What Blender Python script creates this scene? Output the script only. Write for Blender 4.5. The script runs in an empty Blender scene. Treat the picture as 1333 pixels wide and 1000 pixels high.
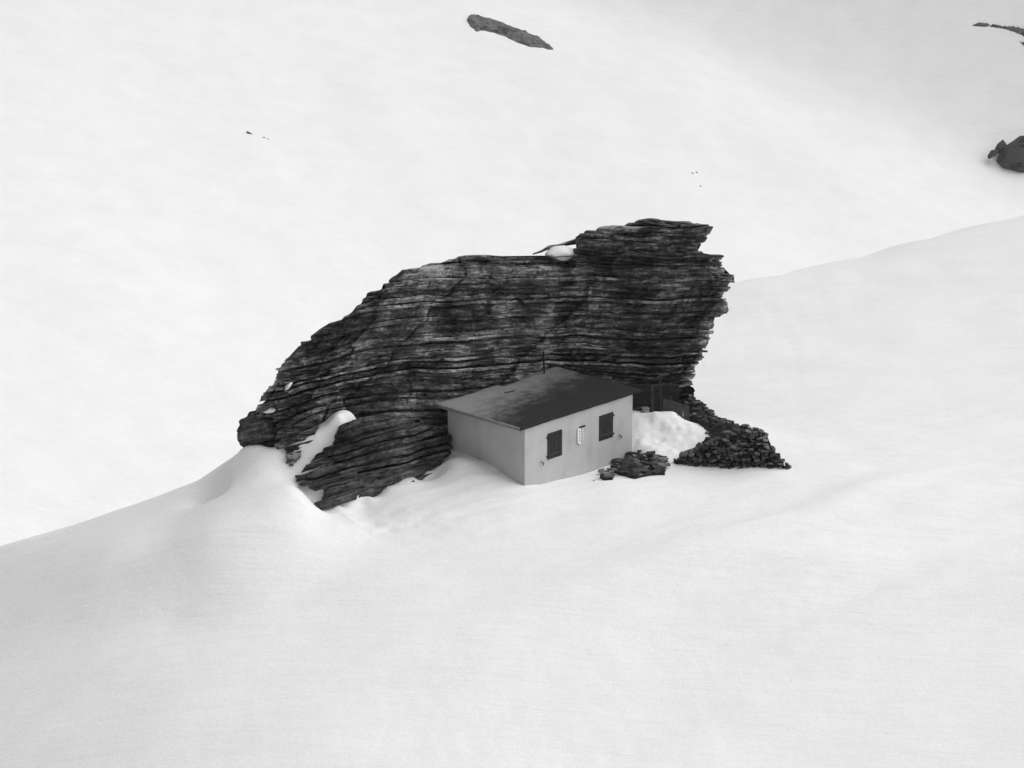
import bpy, bmesh, math, random
import numpy as np
from mathutils import Vector, Matrix

# ------------------------------------------------------------------ camera, sky, sun, exposure
sc = bpy.context.scene
col = sc.collection
FPX = 3927.0                       # focal length in photo pixels (1333 wide)
PITCH = math.radians(17.0)
RT = np.array([1.0, 0, 0])
FW = np.array([0, math.cos(PITCH), -math.sin(PITCH)])
UP = np.array([0, math.sin(PITCH), math.cos(PITCH)])


def ray(px, py):
    d = FW * FPX + RT * (px - 666.5) + UP * (500.0 - py)
    return d / np.linalg.norm(d)


CAM = -110.0 * ray(683, 632)       # hut corner = world origin, 110 m away
cam = bpy.data.cameras.new('camera')
cam.sensor_width = 36.0
cam.lens = 36.0 * FPX / 1333.0
cam.clip_start = 1.0
cam.clip_end = 3000.0
camo = bpy.data.objects.new('camera', cam)
col.objects.link(camo)
camo.location = CAM
camo.rotation_euler = (math.pi / 2 - PITCH, 0, 0)
sc.camera = camo

SUN_AZ = math.radians(72.0)        # clockwise from +Y
SUN_EL = math.radians(46.0)
w = bpy.data.worlds.new('World')
sc.world = w
w.use_nodes = True
nt = w.node_tree
nt.nodes.clear()
out = nt.nodes.new('ShaderNodeOutputWorld')
bg = nt.nodes.new('ShaderNodeBackground')
sky = nt.nodes.new('ShaderNodeTexSky')
sky.sky_type = 'NISHITA'
sky.sun_disc = False
sky.sun_elevation = SUN_EL
sky.sun_rotation = SUN_AZ
sky.altitude = 2400
sky.air_density = 2.0
sky.dust_density = 6.0
bwn = nt.nodes.new('ShaderNodeRGBToBW')
nt.links.new(sky.outputs[0], bwn.inputs[0])
nt.links.new(bwn.outputs[0], bg.inputs[0])
bg.inputs[1].default_value = 0.09
nt.links.new(bg.outputs[0], out.inputs[0])

sun = bpy.data.lights.new('sun', 'SUN')
sun.energy = 1.2
sun.angle = math.radians(75.0)
sun.color = (1.0, 1.0, 1.0)
suno = bpy.data.objects.new('sun', sun)
col.objects.link(suno)
sd = Vector((math.sin(SUN_AZ) * math.cos(SUN_EL), math.cos(SUN_AZ) * math.cos(SUN_EL), math.sin(SUN_EL)))
suno.rotation_euler = (-sd).to_track_quat('-Z', 'Y').to_euler()
suno.location = (60, 30, 80)

sc.view_settings.view_transform = 'Standard'
sc.view_settings.look = 'None'
sc.view_settings.gamma = 1.0
sc.view_settings.exposure = 0.80
sc.view_settings.use_curve_mapping = False
try:
    sc.cycles.volume_bounces = 1
    sc.cycles.max_bounces = 8
    sc.cycles.diffuse_bounces = 5
except Exception:
    pass

# ------------------------------------------------------------------ numeric helpers
random.seed(7)
RNG = np.random.default_rng(11)
TAB = RNG.random(65536)


def vnoise(x, y, z):
    x, y, z = np.broadcast_arrays(np.asarray(x, float), np.asarray(y, float), np.asarray(z, float))
    xi = np.floor(x).astype(np.int64); yi = np.floor(y).astype(np.int64); zi = np.floor(z).astype(np.int64)
    xf = x - xi; yf = y - yi; zf = z - zi
    u = xf * xf * (3 - 2 * xf); v = yf * yf * (3 - 2 * yf); t = zf * zf * (3 - 2 * zf)

    def h(a, b, c):
        return TAB[((a * 73856093) ^ (b * 19349663) ^ (c * 83492791)) & 65535]
    r = 0
    for dx, wx in ((0, 1 - u), (1, u)):
        for dy, wy in ((0, 1 - v), (1, v)):
            for dz, wz in ((0, 1 - t), (1, t)):
                r = r + h(xi + dx, yi + dy, zi + dz) * wx * wy * wz
    return r * 2 - 1


def fbm(x, y, z, o=4):
    r = 0; a = 0.5; f = 1.0
    for i in range(o):
        r = r + a * vnoise(np.asarray(x) * f + 17.3 * i, np.asarray(y) * f + 5.1 * i, np.asarray(z) * f + 9.7 * i)
        a *= 0.5; f *= 2.03
    return r


def sstep(a, b, x):
    t = np.clip((np.asarray(x, float) - a) / (b - a), 0, 1)
    return t * t * (3 - 2 * t)


def at_y(px, py, y):
    """world point on the ray of a photo pixel at depth y"""
    d = ray(px, py)
    return CAM + d * ((y - CAM[1]) / d[1])


def proj(P):
    v = np.asarray(P, float) - CAM
    wz = v @ FW
    return np.stack([666.5 + FPX * (v @ RT) / wz, 500 - FPX * (v @ UP) / wz], -1)


# ------------------------------------------------------------------ object helpers
def link(name, me, mat, parent=None, smooth=False):
    o = bpy.data.objects.new(name, me)
    col.objects.link(o)
    if mat and len(me.materials) == 0:
        me.materials.append(mat)
    if parent is not None:
        o.parent = parent
    if smooth:
        me.polygons.foreach_set('use_smooth', [True] * len(me.polygons))
    return o


def mesh(name, verts, faces):
    me = bpy.data.meshes.new(name)
    me.from_pydata([tuple(map(float, v)) for v in verts], [], faces)
    me.update()
    return me


def grid_mesh(name, P, close=False):
    """P: (n, m, 3) array of points"""
    n, m = P.shape[:2]
    idx = np.arange(n * m).reshape(n, m)
    q = np.stack([idx[:-1, :-1], idx[1:, :-1], idx[1:, 1:], idx[:-1, 1:]], -1).reshape(-1, 4)
    me = bpy.data.meshes.new(name)
    me.vertices.add(n * m)
    me.vertices.foreach_set('co', P.reshape(-1).astype(np.float32))
    me.loops.add(len(q) * 4)
    me.loops.foreach_set('vertex_index', q.reshape(-1).astype(np.int32))
    me.polygons.add(len(q))
    me.polygons.foreach_set('loop_start', np.arange(0, len(q) * 4, 4, dtype=np.int32))
    me.update(calc_edges=True)
    me.validate()
    return me


def tag(o, label=None, cat=None, group=None, kind=None):
    if label: o['label'] = label
    if cat: o['category'] = cat
    if group: o['group'] = group
    if kind: o['kind'] = kind
    return o


def empty(name, loc=(0, 0, 0), rz=0.0):
    o = bpy.data.objects.new(name, None)
    col.objects.link(o)
    o.location = tuple(map(float, loc))
    o.rotation_euler = (0, 0, rz)
    return o


def box_mesh(name, lo, hi, bevel=0.0, jit=0.0):
    bm = bmesh.new()
    bmesh.ops.create_cube(bm, size=1.0)
    for v in bm.verts:
        for k in range(3):
            v.co[k] = lo[k] + (v.co[k] + 0.5) * (hi[k] - lo[k]) + random.uniform(-jit, jit)
    if bevel > 0:
        bmesh.ops.bevel(bm, geom=list(bm.edges), offset=bevel, segments=1, affect='EDGES')
    me = bpy.data.meshes.new(name)
    bm.to_mesh(me); bm.free()
    return me


def bar_mesh(name, p0, p1, w, d, roll=0.0, bevel=0.004):
    """squared timber between two points"""
    p0 = Vector(p0); p1 = Vector(p1)
    L = (p1 - p0).length
    me = box_mesh(name, (-w / 2, -d / 2, 0), (w / 2, d / 2, L), bevel)
    q = (p1 - p0).to_track_quat('Z', 'Y').to_matrix().to_4x4()
    me.transform(Matrix.Translation(p0) @ q @ Matrix.Rotation(roll, 4, 'Z'))
    return me


def tube_mesh(name, pts, r, seg=8):
    bm = bmesh.new()
    pts = [Vector(p) for p in pts]
    rings = []
    for i, p in enumerate(pts):
        a = pts[max(i - 1, 0)]; b = pts[min(i + 1, len(pts) - 1)]
        q = (b - a).to_track_quat('Z', 'Y')
        rr = r[i] if isinstance(r, (list, tuple)) else r
        rings.append([bm.verts.new(p + q @ Vector((math.cos(k * 2 * math.pi / seg) * rr, math.sin(k * 2 * math.pi / seg) * rr, 0))) for k in range(seg)])
    for A, B in zip(rings[:-1], rings[1:]):
        for k in range(seg):
            bm.faces.new((A[k], A[(k + 1) % seg], B[(k + 1) % seg], B[k]))
    bm.faces.new(rings[0][::-1]); bm.faces.new(rings[-1])
    me = bpy.data.meshes.new(name)
    bm.to_mesh(me); bm.free()
    return me


# ------------------------------------------------------------------ materials (black-and-white photograph: all neutral)
def mat_base(name, rough=0.9):
    m = bpy.data.materials.new(name)
    m.use_nodes = True
    n = m.node_tree
    b = n.nodes['Principled BSDF']
    b.inputs['Roughness'].default_value = rough
    b.inputs['Specular IOR Level'].default_value = 0.2
    return m, n, b


def N(n, t, **kw):
    x = n.nodes.new(t)
    for k, v in kw.items():
        setattr(x, k, v)
    return x


def g4(v):
    return (v, v, v, 1.0)


def noise(n, vec, scale, detail=4, rough=0.55):
    t = N(n, 'ShaderNodeTexNoise')
    t.inputs['Scale'].default_value = scale
    t.inputs['Detail'].default_value = detail
    t.inputs['Roughness'].default_value = rough
    if vec is not None:
        n.links.new(vec, t.inputs['Vector'])
    return t.outputs['Fac']


def mapping(n, scale=(1, 1, 1), rot=(0, 0, 0), coord='Object'):
    tc = N(n, 'ShaderNodeTexCoord')
    mp = N(n, 'ShaderNodeMapping')
    mp.inputs['Scale'].default_value = scale
    mp.inputs['Rotation'].default_value = rot
    n.links.new(tc.outputs[coord], mp.inputs['Vector'])
    return mp.outputs[0]


def ramp(n, fac, stops):
    r = N(n, 'ShaderNodeValToRGB')
    el = r.color_ramp.elements
    while len(el) > 1:
        el.remove(el[-1])
    el[0].position = stops[0][0]; el[0].color = g4(stops[0][1])
    for p, v in stops[1:]:
        e = el.new(p); e.color = g4(v)
    n.links.new(fac, r.inputs[0])
    return r.outputs[0]


def math_n(n, op, a, b=None, clamp=False):
    m = N(n, 'ShaderNodeMath', operation=op)
    m.use_clamp = clamp
    for i, v in enumerate((a, b)):
        if v is None: continue
        if isinstance(v, (int, float)):
            m.inputs[i].default_value = v
        else:
            n.links.new(v, m.inputs[i])
    return m.outputs[0]


def bump(n, b, h, strength, dist):
    bp = N(n, 'ShaderNodeBump')
    bp.inputs['Strength'].default_value = strength
    bp.inputs['Distance'].default_value = dist
    n.links.new(h, bp.inputs['Height'])
    n.links.new(bp.outputs[0], b.inputs['Normal'])
    return bp


def make_snow():
    m, n, b = mat_base('snow', 0.7)
    v = mapping(n)
    vs = mapping(n, (0.22, 1.6, 1.0), (0, 0, math.radians(-42)))
    fs = math_n(n, 'ADD', math_n(n, 'MULTIPLY', noise(n, v, 0.35, 5), 0.4), math_n(n, 'MULTIPLY', noise(n, v, 6.0, 2, 0.8), 0.3))
    fs = math_n(n, 'ADD', fs, math_n(n, 'MULTIPLY', noise(n, v, 19.0, 2, 0.8), 0.3))
    c = ramp(n, fs, [(0.3, 0.80), (0.7, 0.92)])
    n.links.new(c, b.inputs['Base Color'])
    h1 = math_n(n, 'MULTIPLY', noise(n, vs, 1.3, 5, 0.6), 0.9)
    h2 = math_n(n, 'MULTIPLY', noise(n, v, 7.0, 5, 0.75), 0.30)
    h = math_n(n, 'ADD', h1, h2)
    bump(n, b, h, 0.38, 0.21)
    return m


def make_lumpsnow():
    m, n, b = mat_base('old_snow', 0.75)
    v = mapping(n)
    c = ramp(n, noise(n, v, 2.2, 5), [(0.3, 0.74), (0.65, 0.86)])
    n.links.new(c, b.inputs['Base Color'])
    bump(n, b, noise(n, v, 4.0, 5, 0.6), 0.6, 0.18)
    return m


def make_rock(name, lo, mid, hi, dip=(0.0, 0.29, 1.0), zscale=4.5, xy=0.55, light=0.6):
    m, n, b = mat_base(name, 0.85)
    tc = N(n, 'ShaderNodeTexCoord')
    oi = N(n, 'ShaderNodeObjectInfo')
    dp = N(n, 'ShaderNodeVectorMath', operation='DOT_PRODUCT')
    n.links.new(tc.outputs['Object'], dp.inputs[0])
    dp.inputs[1].default_value = dip
    sp = N(n, 'ShaderNodeSeparateXYZ')
    n.links.new(tc.outputs['Object'], sp.inputs[0])
    cb = N(n, 'ShaderNodeCombineXYZ')
    n.links.new(math_n(n, 'ADD', math_n(n, 'MULTIPLY', sp.outputs[0], xy), math_n(n, 'MULTIPLY', oi.outputs['Random'], 37.0)), cb.inputs[0])
    n.links.new(math_n(n, 'MULTIPLY', sp.outputs[1], xy), cb.inputs[1])
    n.links.new(math_n(n, 'MULTIPLY', dp.outputs['Value'], zscale), cb.inputs[2])
    f0 = noise(n, cb.outputs[0], 3.6, 5, 0.7)
    f1 = noise(n, cb.outputs[0], 1.6, 6, 0.62)
    f2 = noise(n, tc.outputs['Object'], 0.6, 4, 0.55)
    f3 = noise(n, tc.outputs['Object'], 7.0, 5, 0.7)
    s = math_n(n, 'ADD', math_n(n, 'ADD', math_n(n, 'MULTIPLY', f1, 0.45), math_n(n, 'MULTIPLY', f0, 0.28)), math_n(n, 'MULTIPLY', f2, 0.36))
    s = math_n(n, 'ADD', s, math_n(n, 'MULTIPLY', f3, 0.24))
    s = math_n(n, 'ADD', s, math_n(n, 'MULTIPLY', math_n(n, 'SUBTRACT', oi.outputs['Random'], 0.5), 0.07))
    c = ramp(n, s, [(0.53, lo), (0.62, mid), (0.68, mid * 2.2), (0.78, hi)])
    n.links.new(c, b.inputs['Base Color'])
    hh = math_n(n, 'ADD', math_n(n, 'ADD', f1, math_n(n, 'MULTIPLY', f0, 0.6)), math_n(n, 'MULTIPLY', f3, 0.7))
    bump(n, b, hh, 0.9, 0.09)
    return m


def make_plain(name, lo, hi, scale=3.0, stretch=(1, 1, 1), rough=0.85, bstr=0.3, bdist=0.01):
    m, n, b = mat_base(name, rough)
    v = mapping(n, stretch)
    f = noise(n, v, scale, 6, 0.65)
    c = ramp(n, f, [(0.32, lo), (0.68, hi)])
    n.links.new(c, b.inputs['Base Color'])
    bump(n, b, f, bstr, bdist)
    return m


def make_plaster():
    m, n, b = mat_base('plaster', 0.9)
    v = mapping(n)
    vv = mapping(n, (3.0, 3.0, 0.35))
    f = math_n(n, 'ADD', math_n(n, 'MULTIPLY', noise(n, v, 1.1, 5), 0.55), math_n(n, 'MULTIPLY', noise(n, vv, 1.0, 4), 0.3))
    f = math_n(n, 'ADD', f, math_n(n, 'MULTIPLY', noise(n, v, 22.0, 3, 0.7), 0.15))
    c = ramp(n, f, [(0.29, 0.25), (0.39, 0.41), (0.47, 0.46), (0.64, 0.50)])
    n.links.new(c, b.inputs['Base Color'])
    bump(n, b, noise(n, v, 40.0, 3, 0.7), 0.35, 0.012)
    return m


def make_roof(depth):
    """weathered slab: dark wet lichen-covered front, pale dry back; object x = along front, y = towards rock"""
    m, n, b = mat_base('roof_slab', 1.0)
    b.inputs['Specular IOR Level'].default_value = 0.05
    tc = N(n, 'ShaderNodeTexCoord')
    sp = N(n, 'ShaderNodeSeparateXYZ')
    n.links.new(tc.outputs['Object'], sp.inputs[0])
    vs = mapping(n, (1.0, 1.6, 1.0), (0, 0, math.radians(28)))
    f = noise(n, vs, 1.3, 7, 0.65)
    f2 = noise(n, mapping(n, (0.45, 5.0, 1.0), (0, 0, math.radians(32))), 2.5, 5, 0.7)
    # pale area grows towards the rock side and the far left corner
    g = math_n(n, 'SUBTRACT', math_n(n, 'MULTIPLY', sp.outputs[1], 1.0 / depth), math_n(n, 'MULTIPLY', sp.outputs[0], 0.055))
    s = math_n(n, 'ADD', g, math_n(n, 'MULTIPLY', math_n(n, 'SUBTRACT', f, 0.5), 0.75))
    s = math_n(n, 'ADD', s, math_n(n, 'MULTIPLY', math_n(n, 'SUBTRACT', f2, 0.5), 0.35))
    s = math_n(n, 'ADD', s, math_n(n, 'MULTIPLY', math_n(n, 'SUBTRACT', noise(n, tc.outputs['Object'], 9.0, 5, 0.75), 0.5), 0.40))
    s = math_n(n, 'ADD', s, math_n(n, 'MULTIPLY', math_n(n, 'SUBTRACT', 1.2, sp.outputs[0], True), 0.12))
    c = ramp(n, s, [(0.18, 0.030), (0.34, 0.046), (0.50, 0.12), (0.72, 0.20), (0.95, 0.25)])
    n.links.new(c, b.inputs['Base Color'])
    bump(n, b, f2, 0.4, 0.02)
    return m


def make_stone():
    m, n, b = mat_base('stone', 0.9)
    oi = N(n, 'ShaderNodeObjectInfo')
    tc = N(n, 'ShaderNodeTexCoord')
    f = math_n(n, 'ADD', math_n(n, 'MULTIPLY', oi.outputs['Random'], 0.75), math_n(n, 'MULTIPLY', noise(n, tc.outputs['Object'], 4.0, 5, 0.7), 0.4))
    n.links.new(ramp(n, f, [(0.2, 0.015), (0.5, 0.05), (0.8, 0.12), (1.0, 0.24)]), b.inputs['Base Color'])
    bump(n, b, noise(n, tc.outputs['Object'], 6.0, 4, 0.7), 0.6, 0.05)
    return m


M = {
    'snow': make_snow(),
    'old_snow': make_lumpsnow(),
    'rock': make_rock('rock', 0.007, 0.045, 0.40),
    'rock_dark': make_rock('rock_dark', 0.008, 0.028, 0.17, dip=(-0.22, 0.29, 1.0)),
    'rock_far_hazed': make_rock('rock_far_hazed', 0.055, 0.085, 0.12, zscale=2.0),  # pale distant rock, base colour lightened further in place of haze
    'rock_mid': make_rock('rock_mid', 0.022, 0.04, 0.075, zscale=2.0),
    'stone': make_stone(),
    'earth': make_plain('earth', 0.014, 0.055, 2.2, (1, 1, 1), 0.95, 0.8, 0.08),
    'plaster': make_plaster(),
    'shutter': make_plain('shutter_wood', 0.018, 0.042, 5.0, (4, 4, 0.5), 0.8, 0.5, 0.01),
    'batten': make_plain('shutter_batten', 0.035, 0.06, 5.0, (0.5, 0.5, 4), 0.8, 0.3, 0.01),
    'iron': make_plain('iron', 0.012, 0.03, 20.0, (1, 1, 1), 0.95, 0.2, 0.003),
    'concrete': make_plain('concrete', 0.17, 0.28, 6.0, (1, 1, 1), 0.9, 0.3, 0.01),
    'wood': make_plain('weathered_wood', 0.03, 0.08, 3.0, (6, 6, 0.6), 0.85, 0.5, 0.01),
    'wood_dark': make_plain('dark_wood', 0.015, 0.045, 3.0, (0.6, 6, 6), 0.85, 0.5, 0.01),
    'wood_pale': make_plain('pale_wood', 0.16, 0.28, 3.0, (1, 1, 1), 0.85, 0.5, 0.01),
    'sheet': make_plain('grey_sheet', 0.045, 0.10, 3.0, (5, 5, 0.6), 0.7, 0.4, 0.01),
    'white': make_plain('white_enamel', 0.80, 0.86, 8.0, (1, 1, 1), 0.4, 0.05, 0.002),
    'grey_enamel': make_plain('grey_enamel', 0.47, 0.54, 8.0, (1, 1, 1), 0.4, 0.05, 0.002),
    'mid_enamel': make_plain('mid_enamel', 0.22, 0.28, 8.0, (1, 1, 1), 0.4, 0.05, 0.002),
}

# ------------------------------------------------------------------ hut frame (fitted to the photograph)
HA = math.radians(46.34)
HU = np.array([math.cos(HA), math.sin(HA), 0.0])      # along the shuttered wall
HV = np.array([-math.sin(HA), math.cos(HA), 0.0])     # along the blind wall, towards the rock
LU, LV, HH = 5.90, 3.95, 2.20


def on_wall_r(px, py):
    d = ray(px, py); nrm = HV
    return CAM + d * (-(CAM @ nrm) / (d @ nrm))


def on_wall_l(px, py):
    d = ray(px, py); nrm = HU
    return CAM + d * (-(CAM @ nrm) / (d @ nrm))


# ------------------------------------------------------------------ rock plan line
FX = np.array([-13, -11, -7.5, -4.8, -3.2, 1.3, 4.0, 9.0, 12.0])
FY = np.array([-2.0, -1.5, -0.3, 1.2, 2.65, 7.65, 8.7, 9.9, 10.4])


def Fl(x):
    return np.interp(x, FX, FY)


def at_plan(px, py, off=0.0, fn=Fl):
    """point of a pixel's ray on the vertical sheet y = fn(x) + off"""
    y = 2.0
    for _ in range(40):
        p = at_y(px, py, y)
        y = 0.5 * y + 0.5 * (float(fn(p[0])) + off)
    return at_y(px, py, y)


# ------------------------------------------------------------------ terrain
YEX = np.linspace(-40, 60, 1001)
YEY = np.interp(YEX, [-6, 0.5, 4.7, 9.0, 12.3, 14.2, 18, 30], [-11.0, -8.6, -6.0, -4.0, -1.0, 0.9, 3.0, 6.0])
_k = np.exp(-0.5 * (np.arange(-60, 61) / 20.0) ** 2)
YEY = np.convolve(np.pad(YEY, 60, 'edge'), _k / _k.sum(), 'valid')


def near_z(x, y):
    z = 0.11 * np.minimum(y, 0.0) + 0.10 * np.minimum(y + 5, 0.0) - 0.0016 * np.minimum(y + 6, 0) ** 2 * 0.5
    yp = np.maximum(y, 0)
    z = z + np.minimum(yp, 60) / 40.0 * np.clip(-2.5 + 0.145 * (x - 10), -3.2, 2.0) * sstep(0, 12, y)
    z = z - 0.36 * 2.5 * np.log1p(np.exp(np.clip((-x - 11.5) / 2.5, -20, 40)))
    # lee step below the hut bench, running off to the right
    ye = np.interp(x, YEX, YEY)
    d = ye - y
    z = z - 0.5 * sstep(-0.3, 6.0, d) * sstep(-9, 5, x) + 0.16 * np.exp(-((d + 0.6) / 1.0) ** 2) * sstep(-4, 6, x) * (1 - sstep(11, 19, x))
    return z


CT = []          # control points: (x, y, z)


def cp(p):
    CT.append(tuple(p))


for px, py in [(683, 633), (702, 631), (720, 627), (745, 621), (765, 616), (790, 607), (810, 600), (824, 592)]:
    cp(on_wall_r(px, py))
for px, py in [(672, 628), (650, 615), (635, 605), (620, 597), (600, 589), (584, 585)]:
    cp(on_wall_l(px, py))
LEDGE_OFF = 0.0


def Fled(x):
    return np.interp(x, [-12, -8.6, -6.3, -3.0, -1.0], [-3.4, -3.0, -1.75, 1.65, 3.4])


for px, py in [(383, 634), (395, 642), (409, 659), (440, 655), (480, 645), (505, 635), (545, 626), (563, 621)]:
    p = at_plan(px, py, -0.1, Fled)
    cp(p)
    q = 0.6 if px > 475 else 0.35
    cp((p[0], p[1] + q, p[2] - 0.12))
for px, py in [(362, 588), (372, 587), (385, 574), (402, 565), (425, 553), (443, 539), (455, 541), (466, 549)]:
    cp(at_plan(px, py, -0.5))
for px, py in [(380, 614), (396, 602), (415, 583), (434, 562), (446, 549)]:
    cp(at_plan(px, py, -1.1))
for px, py in [(310, 588), (325, 580), (342, 580), (352, 587)]:
    cp(at_plan(px, py, 0.5))
for px, py, y in [(300, 607, -0.6), (306, 592, -0.2), (250, 626, 0.0), (190, 644, 0.3), (100, 675, 0.3), (0, 705, 0.3),
                  (567, 609, 1.6), (573, 596, 2.3), (590, 600, 1.2), (620, 620, 0.2),
                  (830, 536, 7.0), (848, 538, 7.0), (866, 537, 7.0), (876, 535, 6.5), (889, 545, 6.4), (890, 547, 7.0), (900, 549, 6.2), (916, 560, 5.4), (918, 574, 4.6),
                  (903, 590, 3.7), (873, 599, 3.2), (845, 594, 3.4), (828, 583, 4.4), (860, 570, 5.0),
                  (868, 612, 2.0), (830, 622, 1.0), (790, 629, 0.2),
                  (890, 608, 2.3), (945, 615, 1.7), (978, 608, 2.0), (1032, 613, 1.6), (1006, 611, 1.7)]:
    cp(at_y(px, py, y))
for px in (478, 495, 515, 535, 555):
    p = at_plan(px, 600, -0.15)
    cp((p[0], p[1], 0.15)); p = at_plan(px, 620, -1.0); cp((p[0], p[1], 0.1))
for q in [(-9.3, -3.0, 0.95), (-11.0, -2.6, 0.45), (-7.6, -4.2, 0.1), (-9.6, -4.6, 0.30), (-10.6, -1.2, 0.8), (-12.5, -3.6, -0.35), (-11.0, -5.0, 0.0), (-14.5, -4.0, -0.95),
          (-5.9, -1.35, -0.15), (-5.5, -0.9, -0.15), (-6.3, -1.75, -0.15), (-5.8, -0.75, -0.1), (-6.9, -2.1, -0.12)]:
    cp(q)
ctl = np.array(CT)
zero = [(x, y) for x in np.arange(-24, 25, 4.0) for y in (-7.8, -11.0, -16.0)]
zero += [(x, -5.2) for x in np.arange(-5, 13, 3.0)]
zero += [(x, y) for x in (12.5, 16.0, 20.0) for y in (-3.0, 1.0, 5.0, 9.0, 14.0)]
zero += [(x, y) for x in (-24, -20) for y in (-3.0, 4.0)] + [(10, 8.0), (11, 14.0), (-14, 8), (-8, 10), (0, 14), (6, 14)]
zero = np.array(zero)
PX = np.concatenate([ctl[:, 0], zero[:, 0]]); PY = np.concatenate([ctl[:, 1], zero[:, 1]])
PR = np.concatenate([ctl[:, 2] - near_z(ctl[:, 0], ctl[:, 1]), np.zeros(len(zero))])


def tps(r2):
    return 0.5 * r2 * np.log(r2 + 1e-9)


n_ = len(PX)
A_ = np.zeros((n_ + 3, n_ + 3))
A_[:n_, :n_] = tps((PX[:, None] - PX[None]) ** 2 + (PY[:, None] - PY[None]) ** 2) + 0.02 * np.eye(n_)
A_[:n_, n_] = 1; A_[:n_, n_ + 1] = PX; A_[:n_, n_ + 2] = PY
A_[n_:, :n_] = A_[:n_, n_:].T
WT = np.linalg.solve(A_, np.concatenate([PR, [0, 0, 0]]))


def resid(x, y):
    sh = x.shape
    xf = x.ravel(); yf = y.ravel()
    o = np.empty(len(xf))
    for s in range(0, len(xf), 20000):
        xs = xf[s:s + 20000, None]; ys = yf[s:s + 20000, None]
        o[s:s + 20000] = tps((xs - PX) ** 2 + (ys - PY) ** 2) @ WT[:n_] + WT[n_] + WT[n_ + 1] * xs[:, 0] + WT[n_ + 2] * ys[:, 0]
    return o.reshape(sh)


def plane_l(x, y):
    return -42.0 + 0.26 * (y - 120.0) - 0.24 * x


def hit_l(px, py):
    d = ray(px, py)
    nrm = np.array([0.24, -0.26, 1.0])
    return CAM + d * ((-73.2 - CAM @ nrm) / (d @ nrm))


K1 = hit_l(860, 0); K2 = hit_l(1333, 200)
KD = (K2 - K1)[:2]; KD = KD / np.linalg.norm(KD)
KN = np.array([-KD[1], KD[0]])
if KN[0] < 0: KN = -KN


def far_z(x, y):
    s = (x - K1[0]) * KN[0] + (y - K1[1]) * KN[1]
    zr = 0.5 * (s + np.sqrt(s * s + 8.0 ** 2))
    z = plane_l(x, y) + 1.25 * zr - 4.5 * sstep(-26, -1, s)
    z = z + 2.2 * fbm(x / 55.0, y / 70.0, 3.3, 3) + 0.35 * fbm(x / 11.0 + y / 30.0, y / 14.0, 8.3, 3)
    return z


def terrain(x, y):
    x = np.asarray(x, float); y = np.asarray(y, float)
    x, y = np.broadcast_arrays(x, y)
    win = sstep(-30, -20, x) * (1 - sstep(17, 27, x)) * sstep(-22, -13, y) * (1 - sstep(14, 22, y))
    r = np.zeros(x.shape)
    msk = win > 0
    r[msk] = resid(x[msk], y[msk])
    zn = near_z(x, y) + win * r
    zn = zn + 0.55 * fbm(x / 13.0, y / 13.0, 1.7, 3) * (1 - sstep(0, 1, win * 1.0) * 0.75)
    a = math.radians(-24)
    xs = x * math.cos(a) - y * math.sin(a); ys = x * math.sin(a) + y * math.cos(a)
    zn = zn + 0.085 * fbm(xs / 4.5, ys / 0.9, 2.2, 4) * (0.5 + sstep(-0.3, 0.3, fbm(x / 9.0, y / 7.0, 31.0, 2))) + 0.02 * fbm(x / 0.8, y / 0.8, 4.4, 3)
    # trampled old snow on the terrace beside the hut, avalanche-like lumps at the foot of the drift
    pt = np.exp(-(((x - 5.0) / 1.7) ** 2 + ((y - 5.0) / 1.9) ** 2) ** 2)
    zn = zn + pt * (0.10 * fbm(x / 0.5, y / 0.8, 6.1, 4) + 0.05 * vnoise(x / 0.2, y / 0.3, 2.1))
    pt2 = np.exp(-(((x + 5.5) / 3.5) ** 2 + ((y + 2.9) / 1.2) ** 2))
    zn = zn + pt2 * 0.10 * fbm(x / 0.6, y / 0.5, 7.1, 3)
    # wind scoop left of the drift
    sc0 = at_y(283, 632, -1.2)
    dx = x - sc0[0]; dy = y - sc0[1]
    zn = zn - 0.9 * np.exp(-((dy / 0.8) ** 2)) * np.exp(-(np.minimum(dx, 0) / 0.9) ** 2) * (1 - sstep(0.25, 0.75, dx))
    yc = np.interp(x, [-30, -12, -10, -6, 6, 10, 24, 40], [-0.6, -0.6, 0.4, 6, 30, 36, 42, 46])
    t = np.maximum(y - yc, 0)
    zn = zn - 0.75 * (np.sqrt(t * t + 2.0) - 1.414)
    zf = far_z(x, y)
    k = 2.5
    m = np.maximum(zn, zf)
    return m + k * np.log(np.exp((zn - m) / k) + np.exp((zf - m) / k)) * sstep(20, 60, y)


def axis(lo, f0, f1, hi, step, grow):
    a = list(np.arange(f0, f1 + 1e-6, step))
    s = step
    while a[-1] < hi:
        s *= grow; a.append(a[-1] + s)
    s = step; b = [f0]
    while b[-1] > lo:
        s *= grow; b.append(b[-1] - s)
    return np.array(b[:0:-1] + a)


gx = axis(-150, -13, 12, 150, 0.085, 1.04)
gy = np.concatenate([axis(-125, -6, 8.5, 20, 0.085, 1.035), np.arange(22.5, 330, 1.6)])
GX, GY = np.meshgrid(gx, gy, indexing='ij')
GZ = terrain(GX, GY)
snow = link('snow_ground', grid_mesh('snow_ground', np.stack([GX, GY, GZ], -1)), M['snow'], None, True)
snow['kind'] = 'structure'


def tz(x, y):
    return float(terrain(np.array([x]), np.array([y]))[0])


def hit_terrain(px, py, y0=-40.0, y1=325.0):
    ys = np.linspace(y0, y1, 4000)
    d = ray(px, py)
    P = CAM[None] + d[None] * ((ys - CAM[1]) / d[1])[:, None]
    below = P[:, 2] < terrain(P[:, 0], P[:, 1])
    i = int(np.argmax(below)) if below.any() else len(ys) - 1
    return P[i]


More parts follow.
